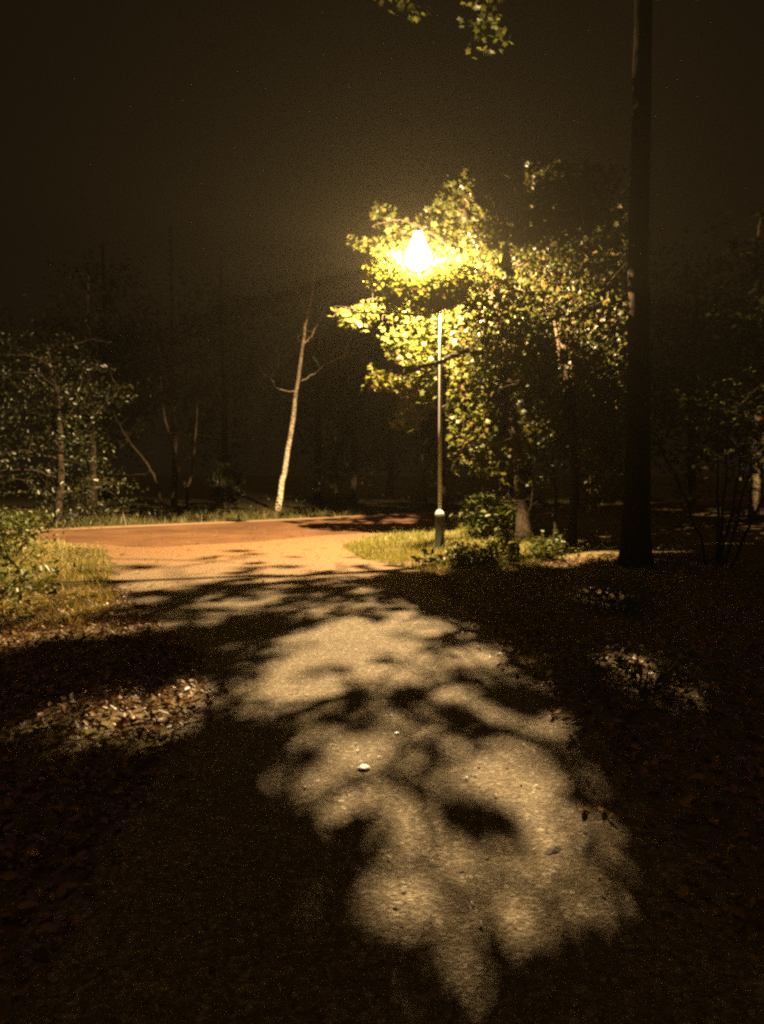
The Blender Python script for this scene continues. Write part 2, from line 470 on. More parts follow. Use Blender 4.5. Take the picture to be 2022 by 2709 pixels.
# ------------------------------------------------------------------ trees
def twigs(geo, skeleton, centres, r0=.022, r1=.004, sag=.12, n=5):
    nodes = [np.asarray(s, float) for s in skeleton]
    arr = np.array(nodes)
    d = np.array([np.min(np.linalg.norm(arr - c, axis=1)) for c in centres])
    for i in np.argsort(d):
        c = centres[i]
        dist = np.linalg.norm(arr - c, axis=1)
        j = int(np.argmin(dist))
        a = arr[j]; L = dist[j]
        if L < .05: continue
        k = max(2, min(6, int(L / .35) + 1))
        pts = []
        for s in range(k + 1):
            t = s / k
            q = a * (1 - t) + c * t
            if 0 < s: q = q + rng.normal(0, .035 * min(L, 1.5), 3) + np.array([0, 0, sag * L * t * (1 - t)])
            pts.append(q)
        ra = min(r0, r1 + .011 * L)
        geo.tube(pts, [ra + (r1 - ra) * s / k for s in range(k + 1)], n, cap=False)
        arr = np.vstack([arr, np.array(pts[1:])])

def smooth_path(pts, per=5, wob=.02):
    pts = [np.asarray(p, float) for p in pts]
    out = []
    for i in range(len(pts) - 1):
        p0, p1, p2, p3 = pts[max(i - 1, 0)], pts[i], pts[i + 1], pts[min(i + 2, len(pts) - 1)]
        for s in range(per):
            t = s / per
            out.append(.5 * ((2 * p1) + (p2 - p0) * t + (2 * p0 - 5 * p1 + 4 * p2 - p3) * t * t + (3 * p1 - p0 - 3 * p2 + p3) * t ** 3))
    out.append(pts[-1])
    for k in range(1, len(out) - 1): out[k] = out[k] + rng.normal(0, wob, 3)
    return out

def limb(geo, pts, r0, r1, n=8, per=5, wob=.02, flare=0):
    q = smooth_path(pts, per, wob)
    m = len(q) - 1
    rr = [r0 + (r1 - r0) * (i / m) ** .8 for i in range(m + 1)]
    if flare:
        for i in range(m + 1): rr[i] *= 1 + flare * math.exp(-i / 1.2)
    geo.tube(q, rr, n)
    return q

# ---- ground sheets
def grid_sheet(name, rows, mat, kind='structure', label=None, cat=None):
    V, Fc = [], []
    n = len(rows[0])
    for r in rows: V += [tuple(p) for p in r]
    for i in range(len(rows) - 1):
        for k in range(n - 1):
            Fc.append((i * n + k, i * n + k + 1, (i + 1) * n + k + 1, (i + 1) * n + k))
    return tag(mesh(name, V, Fc, mat), label, cat, kind=kind)

R0 = 700.0
tag(mesh('ground', [(-R0, -R0, 0), (R0, -R0, 0), (R0, R0, 0), (-R0, R0, 0)], [(0, 1, 2, 3)], MAT['ground']), 'dark leaf strewn woodland floor on both sides of the path', 'ground', kind='structure')

YL = [-8, 3, 5.2, 6.3, 8, 10, 12.5, 15, 16, 18, 24]
XL = [-1.3, -1.2, -1.25, -1.6, -2.6, -3.6, -4.5, -5.6, -6.6, -8, -10]
YR = [-8, 4, 7, 8.8, 12, 13.6, 16, 18.2, 19.5, 21, 22, 24]
XR = [1.35, 1.25, 1.1, .95, .5, -.45, -.9, -.3, .2, .9, 1.5, 2.2]
def edgeL(y): return np.interp(y, YL, XL)
def edgeR(y): return np.interp(y, YR, XR)
NX, NY = [-70, -8.3, -6, -4.86, -3.2, -1.0, 1.9, 60], [-26.8, 17.6, 16.3, 15.8, 16.9, 19.3, 22.6, 72]
FX, FY = [-70, -9.2, -4.9, .7, 60], [-23.4, 20.4, 23.6, 28.5, 79]
def near_edge(x): return np.interp(x, NX, NY)          # near edge of the road
def far_edge(x): return np.interp(x, FX, FY)
rows = []
for y in np.arange(-8, 22.01, .12):
    l, r = edgeL(y), edgeR(y)
    l += .06 * math.sin(y * 5.1) + .04 * math.sin(y * 13.7 + 1) + rng.normal(0, .03)
    r += .06 * math.sin(y * 4.3 + 2) + .04 * math.sin(y * 11.9) + rng.normal(0, .03)
    xs = np.linspace(l, r, 13)
    row = []
    for x in xs:
        yy = min(y, near_edge(x) + .4)
        row.append((x, yy if yy >= y - 1e-6 else yy, .004))
    rows.append(row)
V = np.array(rows).reshape(-1, 3); n = 13
Fc = []
for i in range(len(rows) - 1):
    for k in range(n - 1):
        q = (i * n + k, i * n + k + 1, (i + 1) * n + k + 1, (i + 1) * n + k)
        if abs(V[q[0]][1] - V[q[3]][1]) > .02 and abs(V[q[1]][1] - V[q[2]][1]) > .02: Fc.append(q)
tag(mesh('path', V, Fc, MAT['path']), 'pale worn woodland path dappled with leaf shadows', 'path', kind='structure')

rows = []
for x in np.arange(-60, 60.1, .3):
    a = .1 * math.sin(x * 2.7) + .06 * math.sin(x * 7.1) + rng.normal(0, .02)
    y0, y1 = near_edge(x) + a, far_edge(x)
    rows.append([(x, y0 + (y1 - y0) * k / 5, .008) for k in range(6)])
grid_sheet('road', rows, MAT['road'], label='reddish brown road crossing beyond the lamp post', cat='road')
rows = [[(x, far_edge(x) + w, .012) for w in (-.15, .3, .9)] for x in np.arange(-60, 60.1, 1)]
grid_sheet('road_edging', rows, MAT['edge'], label='pale strip along the far edge of the reddish road', cat='road edge')

def on_path(x, y): return (x > edgeL(y) - .05) & (x < edgeR(y) + .05) & (y < near_edge(x) + .2)
def on_road(x, y):
    return (y > near_edge(x) - .05) & (y < far_edge(x) + .9)

def blades(x, y, h, w, lean=.5):
    n = len(x)
    a = rng.uniform(0, 2 * math.pi, n); hh = h * rng.uniform(.45, 1.25, n) * (1 + 1.3 * np.clip(lowfreq(x, y, 6.1, 2), 0, 1))
    lx, ly = rng.normal(0, lean, n) * hh, rng.normal(0, lean, n) * hh
    ww = w * rng.uniform(.6, 1.3, n)
    dx, dy = np.cos(a) * ww, np.sin(a) * ww
    V = np.stack([np.stack([x - dx, y - dy, np.zeros(n)], 1), np.stack([x + dx, y + dy, np.zeros(n)], 1),
                  np.stack([x + lx * .4 + dx * .7, y + ly * .4 + dy * .7, hh * .6], 1), np.stack([x + lx * .4 - dx * .7, y + ly * .4 - dy * .7, hh * .6], 1),
                  np.stack([x + lx, y + ly, hh], 1)], 1).reshape(-1, 3)
    b = (np.arange(n) * 5)[:, None]
    Fc = np.concatenate([b + np.array([[0, 1, 2]]), b + np.array([[0, 2, 3]]), b + np.array([[3, 2, 4]])], 0)
    return V, Fc

def pick(n, x0, x1, y0, y1, cond):
    x, y = rng.uniform(x0, x1, n), rng.uniform(y0, y1, n)
    k = cond(x, y) & ~on_path(x, y) & ~on_road(x, y)
    return x[k], y[k]
def lowfreq(x, y, s, ph=0): return np.sin(x * s + ph) * np.cos(y * s * 1.3 + ph * 2) + .5 * np.sin(x * s * 2.3 - y * s * 1.9 + ph)

x, y = pick(70000, -14, -3, 7.5, 17, lambda x, y: (lowfreq(x, y, 1.9) > -.55) & (x < edgeL(y) - .15 * rng.random(len(x))))
V, Fc = blades(x, y, .07, .006)
tag(mesh('grass', V, Fc, MAT['dry_grass']), 'straw coloured rough grass on the verge by the road corner', 'grass', kind='stuff')
x, y = pick(60000, -1.2, 6, 11.5, 24, lambda x, y: (lowfreq(x, y, 2.3, 1) > -.7) & (x < 3.2 + (y - 15) * .2))
V, Fc = blades(x, y, .07, .006)
tag(mesh('grass', V, Fc, MAT['grass']), 'short yellow green grass around the foot of the lamp post', 'grass', kind='stuff')
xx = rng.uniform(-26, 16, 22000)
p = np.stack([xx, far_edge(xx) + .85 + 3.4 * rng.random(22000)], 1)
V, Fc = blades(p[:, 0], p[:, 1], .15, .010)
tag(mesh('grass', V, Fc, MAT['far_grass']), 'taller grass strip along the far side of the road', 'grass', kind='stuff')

def litter(n, x0, x1, y0, y1, cond, size, keep_path=False):
    x, y = rng.uniform(x0, x1, n), rng.uniform(y0, y1, n)
    k = cond(x, y) & ~on_road(x, y)
    x, y = x[k], y[k]
    pts = np.stack([x, y, rng.uniform(.008, .035, len(x))], 1)
    return leaf_arrays(pts, np.clip(size * .72 * np.exp(rng.normal(0, .4, len(pts))), .01, .038), 'oval', .6)
V, Fc = litter(38000, -6, -.9, 1.0, 10, lambda x, y: x < edgeL(y) + rng.exponential(.08, len(x)), .035)
tag(mesh('leaf_litter', V, Fc, MAT['litter']), 'dry brown fallen leaves on the verge at the path edge', 'leaf litter', kind='stuff')
V, Fc = litter(30000, .6, 6, 1.0, 14, lambda x, y: x > edgeR(y) - rng.exponential(.1, len(x)), .035)
tag(mesh('leaf_litter', V, Fc, MAT['litter']), 'fallen leaves in deep shade under the trees beside the path', 'leaf litter', kind='stuff')
x, y = rng.uniform(-5, 1.4, 1500), 1.5 + 13 * rng.random(1500) ** 1.3
k = on_path(x, y)
V, Fc = leaf_arrays(np.stack([x[k], y[k], np.full(k.sum(), .014)], 1), .013, 'oval', .8)
tag(mesh('leaf_litter', V, Fc, MAT['litter']), 'small scraps of dry leaf strewn over the pale path', 'leaf litter', kind='stuff')
x, y = rng.uniform(-7, 1, 1500), 9.5 + 12 * rng.random(1500)
k = (on_path(x, y) | on_road(x, y)) & (lowfreq(x, y, 2.7, 4) > rng.normal(.2, .4, 1500))
V, Fc = leaf_arrays(np.stack([x[k], y[k], np.full(k.sum(), .02)], 1), .03 * np.exp(rng.normal(0, .3, k.sum())), 'oval', .8)
tag(mesh('leaf_litter', V, Fc, MAT['litter']), 'thin scatter of fallen leaves where the path meets the road', 'leaf litter', kind='stuff')

# ------------------------------------------------------------------ street lamp
post = np.array([1.19, 15.3, 0.0])
lamp = empty('street_lamp', post, 'tall slim steel lamp post with lit globe standing on the grass corner', 'street lamp')
g_ = Geo(); g_.lathe(post, [(.112, 0), (.112, .06), (.098, .08), (.098, .68), (.102, .70)], 20)
g_.build('base_section', MAT['base'], lamp, True)
g_ = Geo(); g_.lathe(post, [(.103, .70), (.098, .745), (.075, .795), (.039, .82)], 20); g_.build('base_collar', MAT['white'], lamp)
g_ = Geo(); g_.tube([post + np.array([0, 0, z]) for z in (.81, 2.5, 4.2, 5.68)], [.038, .036, .033, .03], 14); g_.build('pole', MAT['pole'], lamp)
g_ = Geo(); g_.tube(smooth_path([post + np.array([0, 0, 5.3]), post + np.array([-.12, .22, 5.34]), post + np.array([-.36, .2, 5.46]), LAMP + np.array([0, 0, -.40])], 5, 0), [.024] * 16, 8); g_.build('bracket_arm', MAT['pole'], lamp)
lan = Geo(); lan.lathe(LAMP, [(.004, .54), (.03, .52), (.05, .47), (.088, .44), (.09, .425)], 20)
lan.build('lantern_cap', MAT['pole'], lamp)
lan = Geo(); lan.lathe(LAMP, [(.018, -.42), (.02, -.38), (.022, -.335), (.022, -.33)], 16); lan.build('lantern_holder', MAT['pole'], lamp)
gl = Geo(); gl.lathe(LAMP, [(.085, .42), (.11, .33), (.17, .2), (.245, .05), (.28, -.06), (.265, -.17), (.20, -.26), (.10, -.31), (.01, -.325)], 28)
globe = gl.build('globe', MAT['globe'], lamp); 
ld = bpy.data.lights.new('bulb', 'POINT'); ld.energy = LAMP_POWER; ld.color = LAMP_COLOR; ld.shadow_soft_size = .022
ld.use_nodes = True
nt = ld.node_tree
em = nt.nodes['Emission']
ge = nt.nodes.new('ShaderNodeNewGeometry'); sx = nt.nodes.new('ShaderNodeSeparateXYZ'); nt.links.new(ge.outputs['Incoming'], sx.inputs[0])
mr = N(nt, 'ShaderNodeMapRange'); mr.inputs[1].default_value = -1; mr.inputs[2].default_value = 1
nt.links.new(sx.outputs[2], mr.inputs[0])          # 0 = straight down, .5 = level, 1 = straight up
# optics of the lantern: wide throw, most light at 60 to 70 degrees from straight down
PROFILE = [(0, 1.3), (.146, 1.9), (.21, 3.0), (.275, 5.0), (.33, 6.0), (.40, 3.2), (.46, 1.5), (.5, 1.0), (.54, .9), (.68, .9), (.8, .5), (1, .2)]
cr = ramp(nt, mr.outputs[0], [(p_, g1(v / 8)) for p_, v in PROFILE])
mu = N(nt, 'ShaderNodeMath', operation='MULTIPLY'); mu.inputs[1].default_value = 8; nt.links.new(cr, mu.inputs[0])
nt.links.new(mu.outputs[0], em.inputs['Strength'])
lo = bpy.data.objects.new('bulb', ld); COL.objects.link(lo); lo.parent = lamp; lo.location = [float(c) for c in LAMP - post]

# ------------------------------------------------------------------ the maple that stands over the lamp
def sample_volume(n, poly, y0, y1):
    b = np.array(poly)
    px, py = rng.uniform(b[:, 0].min(), b[:, 0].max(), n), rng.uniform(b[:, 1].min(), b[:, 1].max(), n)
    k = inside(np.stack([px, py], 1), poly)
    px, py = px[k], py[k]
    Y = rng.uniform(y0, y1, len(px))
    return np.array([P(a, b_, c_) for a, b_, c_ in zip(px, py, Y)])

CELL = .1
gx, gy = np.arange(-10, 8, CELL), np.arange(.2, 15.2, CELL)
QX, QY = np.meshgrid(gx, gy, indexing='ij')
QP = np.stack([QX.ravel(), QY.ravel(), np.zeros(QX.size)], 1)
WANT = np.minimum(-np.log(np.clip(lightness(QP), .012, 1)) * 1.0, 2.9).reshape(QX.shape)
OD = np.zeros_like(WANT)
QIM = project(QP)[0]

def add_shadow(p, size):
    """let a leaf of this radius at p count in the shade on the ground"""
    q, below = shadow_point(p[None])
    if not below[0]: return
    t = (LAMP[2] - p[2]) / LAMP[2]
    r = .62 * size / t
    d = q[0, :2] - LAMP[:2]; L = np.hypot(*d) + 1e-6; d /= L
    ra = r * max(1.0, .8 * math.hypot(L, 6) / 6)
    i0, i1 = int((q[0, 0] - ra - gx[0]) / CELL), int((q[0, 0] + ra - gx[0]) / CELL) + 2
    j0, j1 = int((q[0, 1] - ra - gy[0]) / CELL), int((q[0, 1] + ra - gy[0]) / CELL) + 2
    i0, j0 = max(i0, 0), max(j0, 0)
    if i1 <= i0 or j1 <= j0: return
    dx, dy = QX[i0:i1, j0:j1] - q[0, 0], QY[i0:i1, j0:j1] - q[0, 1]
    u, v = dx * d[0] + dy * d[1], dx * d[1] - dy * d[0]
    OD[i0:i1, j0:j1] += np.exp(-(u / ra) ** 2 - (v / r) ** 2) * .62

def cover(limit=26000):
    """boughs on the camera side of the lamp: leaves until the dark ground is as shaded as it should be"""
    out = {'maple': [], 'beech': []}
    cen = {'maple': [], 'beech': []}
    tries = n = 0
    while n < limit and tries < 60000:
        tries += 1
        if tries % 40 == 1:
            need = np.clip(WANT - OD, 0, None) * (np.hypot(QX - LAMP[0], QY - LAMP[1]) ** 2 + 36) ** -1.1
            if (WANT - OD > .5).sum() < 90: break
            cdf = np.cumsum(need.ravel()); cdf /= cdf[-1]
        k = int(np.searchsorted(cdf, rng.random()))
        D = math.hypot(QIM[k, 0] - 1105, QIM[k, 1] - 680)
        zq = QP[k, 1]; u = np.clip(((58 + 64 * rng.random(14)) if zq < 6.5 else (60 + 80 * rng.random(14) ** 1.2)) / D, 0, .5)
        ts = u * LAMP[1] / (zq + u * (LAMP[1] - zq))
        c = LAMP + (QP[k] - LAMP) * ts[:, None]
        im, _ = project(c)
        ia, ib = inside(im, CROWN), inside(im, CROWN_B)
        ok = (ia | ib) & clear_of_lamp(c) & (np.linalg.norm(c - LAMP, axis=1) < 6.0) & (np.linalg.norm(c - LAMP, axis=1) > .75)
        if not ok.any(): continue
        j = int(np.argmax(ok))
        who = 'maple' if ia[j] else 'beech'
        p = c[j] + rng.normal(0, .13, (7, 3)) * np.array([1, 1, .7])
        im, _ = project(p)
        sz = .046
        g = clear_of_lamp(p) & (inside(im, CROWN) | inside(im, CROWN_B)) & (rng.random(7) < keep_prob(p))
        if g.sum() < 1: continue
        for q in p[g]:
            add_shadow(q, sz); out[who].append(q); n += 1
        cen[who].append(c[j])
    # trunks and thicket that stand in the shade of the boughs
    T = [(4.35 + rng.normal(0, .15), 12.4, z) for z in rng.uniform(.3, 7.0, 300)]
    T += [(4.35 + rng.normal(0, .15), 12.4, z) for z in rng.uniform(4.5, 9.5, 260)]
    T += [(4.22 + rng.normal(0, .08), 12.4, z) for z in rng.uniform(5.5, 8.5, 260)]
    T += [(4.2 + rng.normal(0, .2), 16.5, z) for z in rng.uniform(.2, 7, 130)]
    T += [(3.2 + rng.normal(0, .2), 17.3, z) for z in rng.uniform(.2, 4.5, 90)]
    T += [(x_, y_, z_) for x_, y_, z_ in zip(rng.uniform(5, 11, 700), rng.uniform(11, 19, 700), rng.uniform(.3, 7, 700))]
    for T_ in T:
        c = LAMP + (np.array(T_) - LAMP) * rng.uniform(.3, .85)
        p = c + rng.normal(0, .16, (9, 3)) * np.array([1, 1, .7])
        im, _ = project(p)
        g = clear_of_lamp(p) & (inside(im, CROWN) | inside(im, CROWN_B) | (im[:, 0] > 1390)) & (im[:, 0] > 1180) & (im[:, 0] < 1665) & (im[:, 1] > 430) & (rng.random(9) < keep_prob(p))
        out['beech'] += list(p[g])
        if g.any(): cen['beech'].append(c)
    print('cover', tries, n, 'unshaded cells', int((WANT - OD > .5).sum()))
    return {k: np.array(v) for k, v in out.items()}, {k: np.array(v)[::3] for k, v in cen.items()}

COVER, COVER_C = cover()

rootA = G(1388, 1437)
maple = empty('maple_tree', rootA, 'spreading maple whose yellow lit leaves hang around the street lamp', 'tree')
ga = Geo(); sk = []
sk += limb(ga, [rootA, P(1372, 1250, 17.3), P(1352, 1050, 17.2), P(1340, 930, 17.0), P(1300, 780, 16.9), P(1240, 600, 16.8), P(1225, 480, 16.8)], .17, .03, 10, 5, .015, .5)
sk += limb(ga, [P(1342, 960, 17.0), P(1250, 925, 15.6), P(1180, 950, 14.2), P(1110, 974, 13.5), P(1045, 986, 13.2), P(985, 964, 13.0)], .06, .018)
sk += limb(ga, [P(1345, 1000, 17.1), P(1270, 1010, 17.5), P(1200, 1060, 17.8), P(1100, 1100, 18.0), P(1050, 1120, 18.1)], .05, .012)
sk += limb(ga, [P(1315, 830, 16.9), P(1220, 800, 15.6), P(1120, 830, 14.7), P(1000, 830, 14.3), P(900, 825, 14.2)], .05, .012)
sk += limb(ga, [P(1290, 750, 16.9), P(1180, 640, 16.5), P(1060, 580, 16.3), P(985, 600, 16.1)], .045, .01)
sk += limb(ga, [P(1352, 1080, 17.2), P(1300, 1110, 17.4), P(1240, 1160, 17.6), P(1195, 1240, 17.7)], .04, .01)
front = COVER_C['maple']
back = sample_volume(9000, CROWN, 16.3, 16.31)
back[:, 1] += 0
back = np.array([P(*project(b_[None])[0][0], 16.9 + .05 * math.hypot(b_[0] - LAMP[0], b_[2] - LAMP[2]) + .9 * rng.random() ** 1.3) for b_ in back])
back = back[(rng.random(len(back)) < keep_prob(back) ** .8) & clear_of_lamp(back)][:1500]
twigs(ga, sk, np.concatenate([front, back]))
ga.build('trunk', MAT['bark'], maple)
pf = COVER['maple']
pb = leaves_around(back, .2, 15, CROWN)
pm = np.concatenate([pf, pb])
V, Fc = leaf_arrays(pm, np.concatenate([np.full(len(pf), .046), np.full(len(pb), .1)]), 'maple', .5)
mesh('crown', V, Fc, MAT['maple'], maple)
print('maple leaves', len(pf), len(pb))

# ------------------------------------------------------------------ beech beside it, with bronze leaves and a sawn limb
rootB = G(1510, 1446)
beech = empty('beech_tree', rootB, 'twin stemmed beech with bronze leaves between the maple and the thick dark trunk', 'tree')
gb = Geo(); sk = []
sk += limb(gb, [rootB, P(1520, 1300, 16.6), P(1516, 1160, 16.6), P(1494, 945, 16.5), P(1478, 830, 16.5), P(1486, 740, 16.5), P(1495, 640, 16.4)], .12, .04, 10, 5, .01, .4)
sk += limb(gb, [P(1518, 1200, 16.62), P(1490, 1050, 16.9), P(1474, 900, 17.0), P(1462, 790, 17.0), P(1452, 690, 17)], .06, .03)
sk += limb(gb, [P(1515, 1114, 16.55), P(1580, 1082, 16.4), P(1650, 1050, 16.2), P(1700, 1000, 16.1)], .045, .015)
sk += limb(gb, [P(1492, 900, 16.5), P(1550, 800, 16.8), P(1600, 730, 17)], .04, .015)
sk += limb(gb, [P(1490, 880, 16.5), P(1400, 940, 15), P(1330, 1000, 13.9), P(1280, 1040, 13.2)], .045, .012)
sawn = [P(1480, 850, 16.5), P(1420, 800, 16.1), P(1350, 758, 15.7), P(1294, 733, 15.4)]
sk += limb(gb, sawn, .05, .036, 8, 4, .008)[:8]
bc = np.concatenate([sample_volume(1500, CROWN_B, 14.2, 18.5)[:620], sample_volume(500, [(1300, 1000), (1400, 960), (1440, 1300), (1400, 1400), (1330, 1350)], 15, 16.8)[:110]])
frontB = COVER_C['beech']
twigs(gb, sk, np.concatenate([frontB, bc]))
tb = gb.build('trunk', MAT['bark'], beech)
e = sawn[-1]; dd = sawn[-1] - sawn[-2]; dd /= np.linalg.norm(dd)
gc = Geo(); gc.tube([e - dd * .004, e + dd * .01], [.04, .039], 12)
ce = gc.build('sawn_end', MAT['cut_wood'], beech, False); ce['label'] = 'pale sawn limb end shining beside the lamp'
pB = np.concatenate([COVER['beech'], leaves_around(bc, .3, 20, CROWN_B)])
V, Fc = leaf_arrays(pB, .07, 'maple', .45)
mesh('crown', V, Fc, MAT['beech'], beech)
print('beech leaves', len(pB))

# slender sapling between them
rootC = G(1470, 1452)
sap = empty('sapling', rootC, 'slender dark sapling stem just left of the twin stemmed beech', 'tree')
gc = Geo()
sk = limb(gc, [rootC, P(1468, 1300, 16.3), P(1462, 1163, 16.2), P(1455, 950, 16.1), P(1440, 800, 16.1)], .05, .015, 8)
cs = sample_volume(500, [(1380, 1080), (1500, 1050), (1500, 1250), (1430, 1290), (1375, 1200)], 15.4, 17)[:45]
twigs(gc, sk[8:], cs)
gc.build('trunk', MAT['bark'], sap)
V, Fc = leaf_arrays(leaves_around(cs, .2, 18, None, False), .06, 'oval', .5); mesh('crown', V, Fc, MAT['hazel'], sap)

# ------------------------------------------------------------------ thick oak on the right, limbs over the path
rootD = G(1682, 1500)
oak = empty('oak_tree', rootD, 'thick straight dark trunk at the right rising out of the picture', 'tree')
gd = Geo(); yD = rootD[1]
topD = rootD + np.array([-.05, .1, 14])
sk = limb(gd, [rootD, rootD + np.array([.0, 0, 2.5]), rootD + np.array([-.04, 0, 5]), rootD + np.array([0, .1, 9]), topD], .23, .12, 14, 5, .01, .35)
sk2 = limb(gd, [rootD + np.array([0, 0, 9.9]), rootD + np.array([-1.2, .1, 10.4]), P(1330, -90, yD), P(1200, -90, yD - .1), P(1080, -80, yD - .2)], .08, .02)
sk3 = limb(gd, [rootD + np.array([0, 0, 10]), rootD + np.array([.9, .5, 10.8]), rootD + np.array([2, .8, 11.4])], .08, .03)
tops = np.array([P(px, py, yD + dy) for px, py, dy in [(1048, -20, 0), (1070, -30, .3), (1085, 8, 0), (1098, 30, .1), (1055, -5, -.2), (1225, -30, 0), (1250, 40, .1), (1280, 60, 0), (1300, 95, .1), (1270, 120, 0), (1320, 110, 0), (1330, 60, .3), (1285, 20, .2), (1310, 0, .3), (1180, -60, 0), (1140, -80, .3)]])
hi = []
while len(hi) < 240:
    q = rootD + np.array([rng.uniform(-4.5, 5), rng.uniform(-5, 4), rng.uniform(9.8, 14.5)])
    im, ok = project(q[None])
    if im[0, 1] < -120: hi.append(q)
lowr = sample_volume(900, [(1700, 620), (2100, 500), (2100, 1400), (1720, 1400)], 12.5, 18)
lowr = lowr[:220]
twigs(gd, sk + sk2 + sk3, np.concatenate([tops, np.array(hi)]), r0=.03)
gd.build('trunk', MAT['shaded_bark'], oak)
pt = leaves_around(tops, .13, 9, None, False)
ph = leaves_around(np.array(hi), .45, 22, None, False)
V, Fc = leaf_arrays(np.concatenate([pt, ph]), .085, 'maple', .5); mesh('crown', V, Fc, MAT['maple'], oak)

# understorey thicket right of the oak
th = empty('hazel_bush', G(1900, 1500), 'tall dark hazel bush in deep shade right of the thick trunk', 'bush')
gt = Geo(); sk = []
r_ = G(1900, 1500)
for k in range(6):
    a = rng.uniform(0, 6.28); sk += limb(gt, [r_ + np.array([.2 * math.cos(a), .2 * math.sin(a), 0]), r_ + np.array([.7 * math.cos(a),   .7 * math.sin(a), 1.3]), r_ + np.array([1.3 * math.cos(a), 1.3 * math.sin(a), 2.4])], .03, .01, 6)
cs = sample_volume(900, [(1730, 1050), (2050, 1000), (2050, 1420), (1740, 1400)], r_[1] - 1, r_[1] + 3)[:80]
twigs(gt, sk, cs); gt.build('trunk', MAT['shaded_bark'], th)
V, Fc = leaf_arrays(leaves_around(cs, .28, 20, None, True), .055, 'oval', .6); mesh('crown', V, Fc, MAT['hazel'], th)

# ------------------------------------------------------------------ shrubs near the lamp post
def shrub(name, root, rx, ry, h, n, size, mat, label, cat='bush', shape='oval', per=16, spread=.12, shade=False, group=None, tilt=.5):
    root = np.asarray(root, float)
    o = empty(name, root, label, cat, group)
    c = rng.normal(0, 1, (n, 3)); c /= np.linalg.norm(c, axis=1)[:, None]
    c *= rng.random(n)[:, None] ** .4
    c = root + np.array([rx, ry, h / 2]) * c + np.array([0, 0, h * .52])
    gs = Geo(); sk = []
    for k in range(7):
        a = rng.uniform(0, 6.28)
        sk += limb(gs, [root + np.array([.06 * math.cos(a), .06 * math.sin(a), 0]), root + np.array([.35 * rx * math.cos(a), .35 * ry * math.sin(a), h * .35]), root + np.array([.6 * rx * math.cos(a), .6 * ry * math.sin(a), h * .7])], .012 + .004 * h, .005, 5, 3, .01)
    twigs(gs, sk, c, r0=.012, r1=.003)
    gs.build('stem', MAT['grey_bark'], o)
    p = leaves_around(c, spread, per, None, shade)
    p = p[p[:, 2] > .03]
    V, Fc = leaf_arrays(p, size, shape, tilt)
    mesh('foliage', V, Fc, mat, o)
    return o

shrub('bramble_bush', G(1310, 1428), .85, .6, 1.15, 90, .085, MAT['ivy'], 'leafy bramble bush lit from above right of the lamp post')
shrub('fern_clump', G(1400, 1482), .9, .4, .42, 60, .06, MAT['ivy'], 'low leafy clump on the ground in front of the maple trunk', 'plant')
shrub('fern_clump', G(1250, 1500), .8, .35, .32, 45, .06, MAT['ivy'], 'low weeds at the shade edge beside the foot of the lamp post', 'plant')
shrub('bramble_bush', G(25, 1480), .9, .9, .95, 80, .05, MAT['ivy'], 'dense green bramble bush on the verge at the left edge', 'bush')
shrub('bramble_bush', G(-60, 1620), .9, .8, .6, 60, .045, MAT['ivy'], 'low weedy bush at the left edge below the dense bramble', 'bush')
shrub('bramble_bush', G(1640, 1620), .45, .3, .35, 30, .04, MAT['ivy'], 'small leafy plant catching light on the dark floor near the thick trunk', 'plant', shade=True)
shrub('bramble_bush', G(1700, 1830), .55, .5, .3, 40, .03, MAT['ivy'], 'low sprawling plant at the right edge of the path catching stray light', 'plant', shade=True)
shrub('young_shrub', G(600, 1349), .85, .6, 2.1, 60, .09, MAT['hazel'], 'young leafy shrub at the wood edge left of the birch', 'bush')

# ground cover under the trees on the right
x, y = pick(9000, .9, 9, 4, 22, lambda x, y: (lowfreq(x, y, 1.7, 3) > -.2) & (x > edgeR(y) + .25) & ((x > 1.9) | (y < 13.5)) )
V, Fc = leaf_arrays(np.stack([x, y, rng.uniform(.03, .16, len(x))], 1), .032, 'oval', .65)
tag(mesh('ground_cover', V, Fc, MAT['ivy']), 'low ivy and weeds covering the floor under the trees on the right', 'ground cover', kind='stuff')
x, y = pick(5000, -9, -4.8, 8, 15, lambda x, y: (lowfreq(x, y, 2.1, 5) > .1))
V, Fc = leaf_arrays(np.stack([x, y, rng.uniform(.03, .2, len(x))], 1), .03, 'oval', .6)
tag(mesh('ground_cover', V, Fc, MAT['ivy']), 'green weeds growing through the verge grass on the left', 'ground cover', kind='stuff')
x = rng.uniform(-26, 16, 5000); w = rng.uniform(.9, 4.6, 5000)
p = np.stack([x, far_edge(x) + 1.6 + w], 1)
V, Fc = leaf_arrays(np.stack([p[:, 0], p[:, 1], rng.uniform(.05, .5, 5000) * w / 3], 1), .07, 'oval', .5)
tag(mesh('ground_cover', V, Fc, MAT['hazel']), 'low woodland plants behind the far grass strip', 'ground cover', kind='stuff')

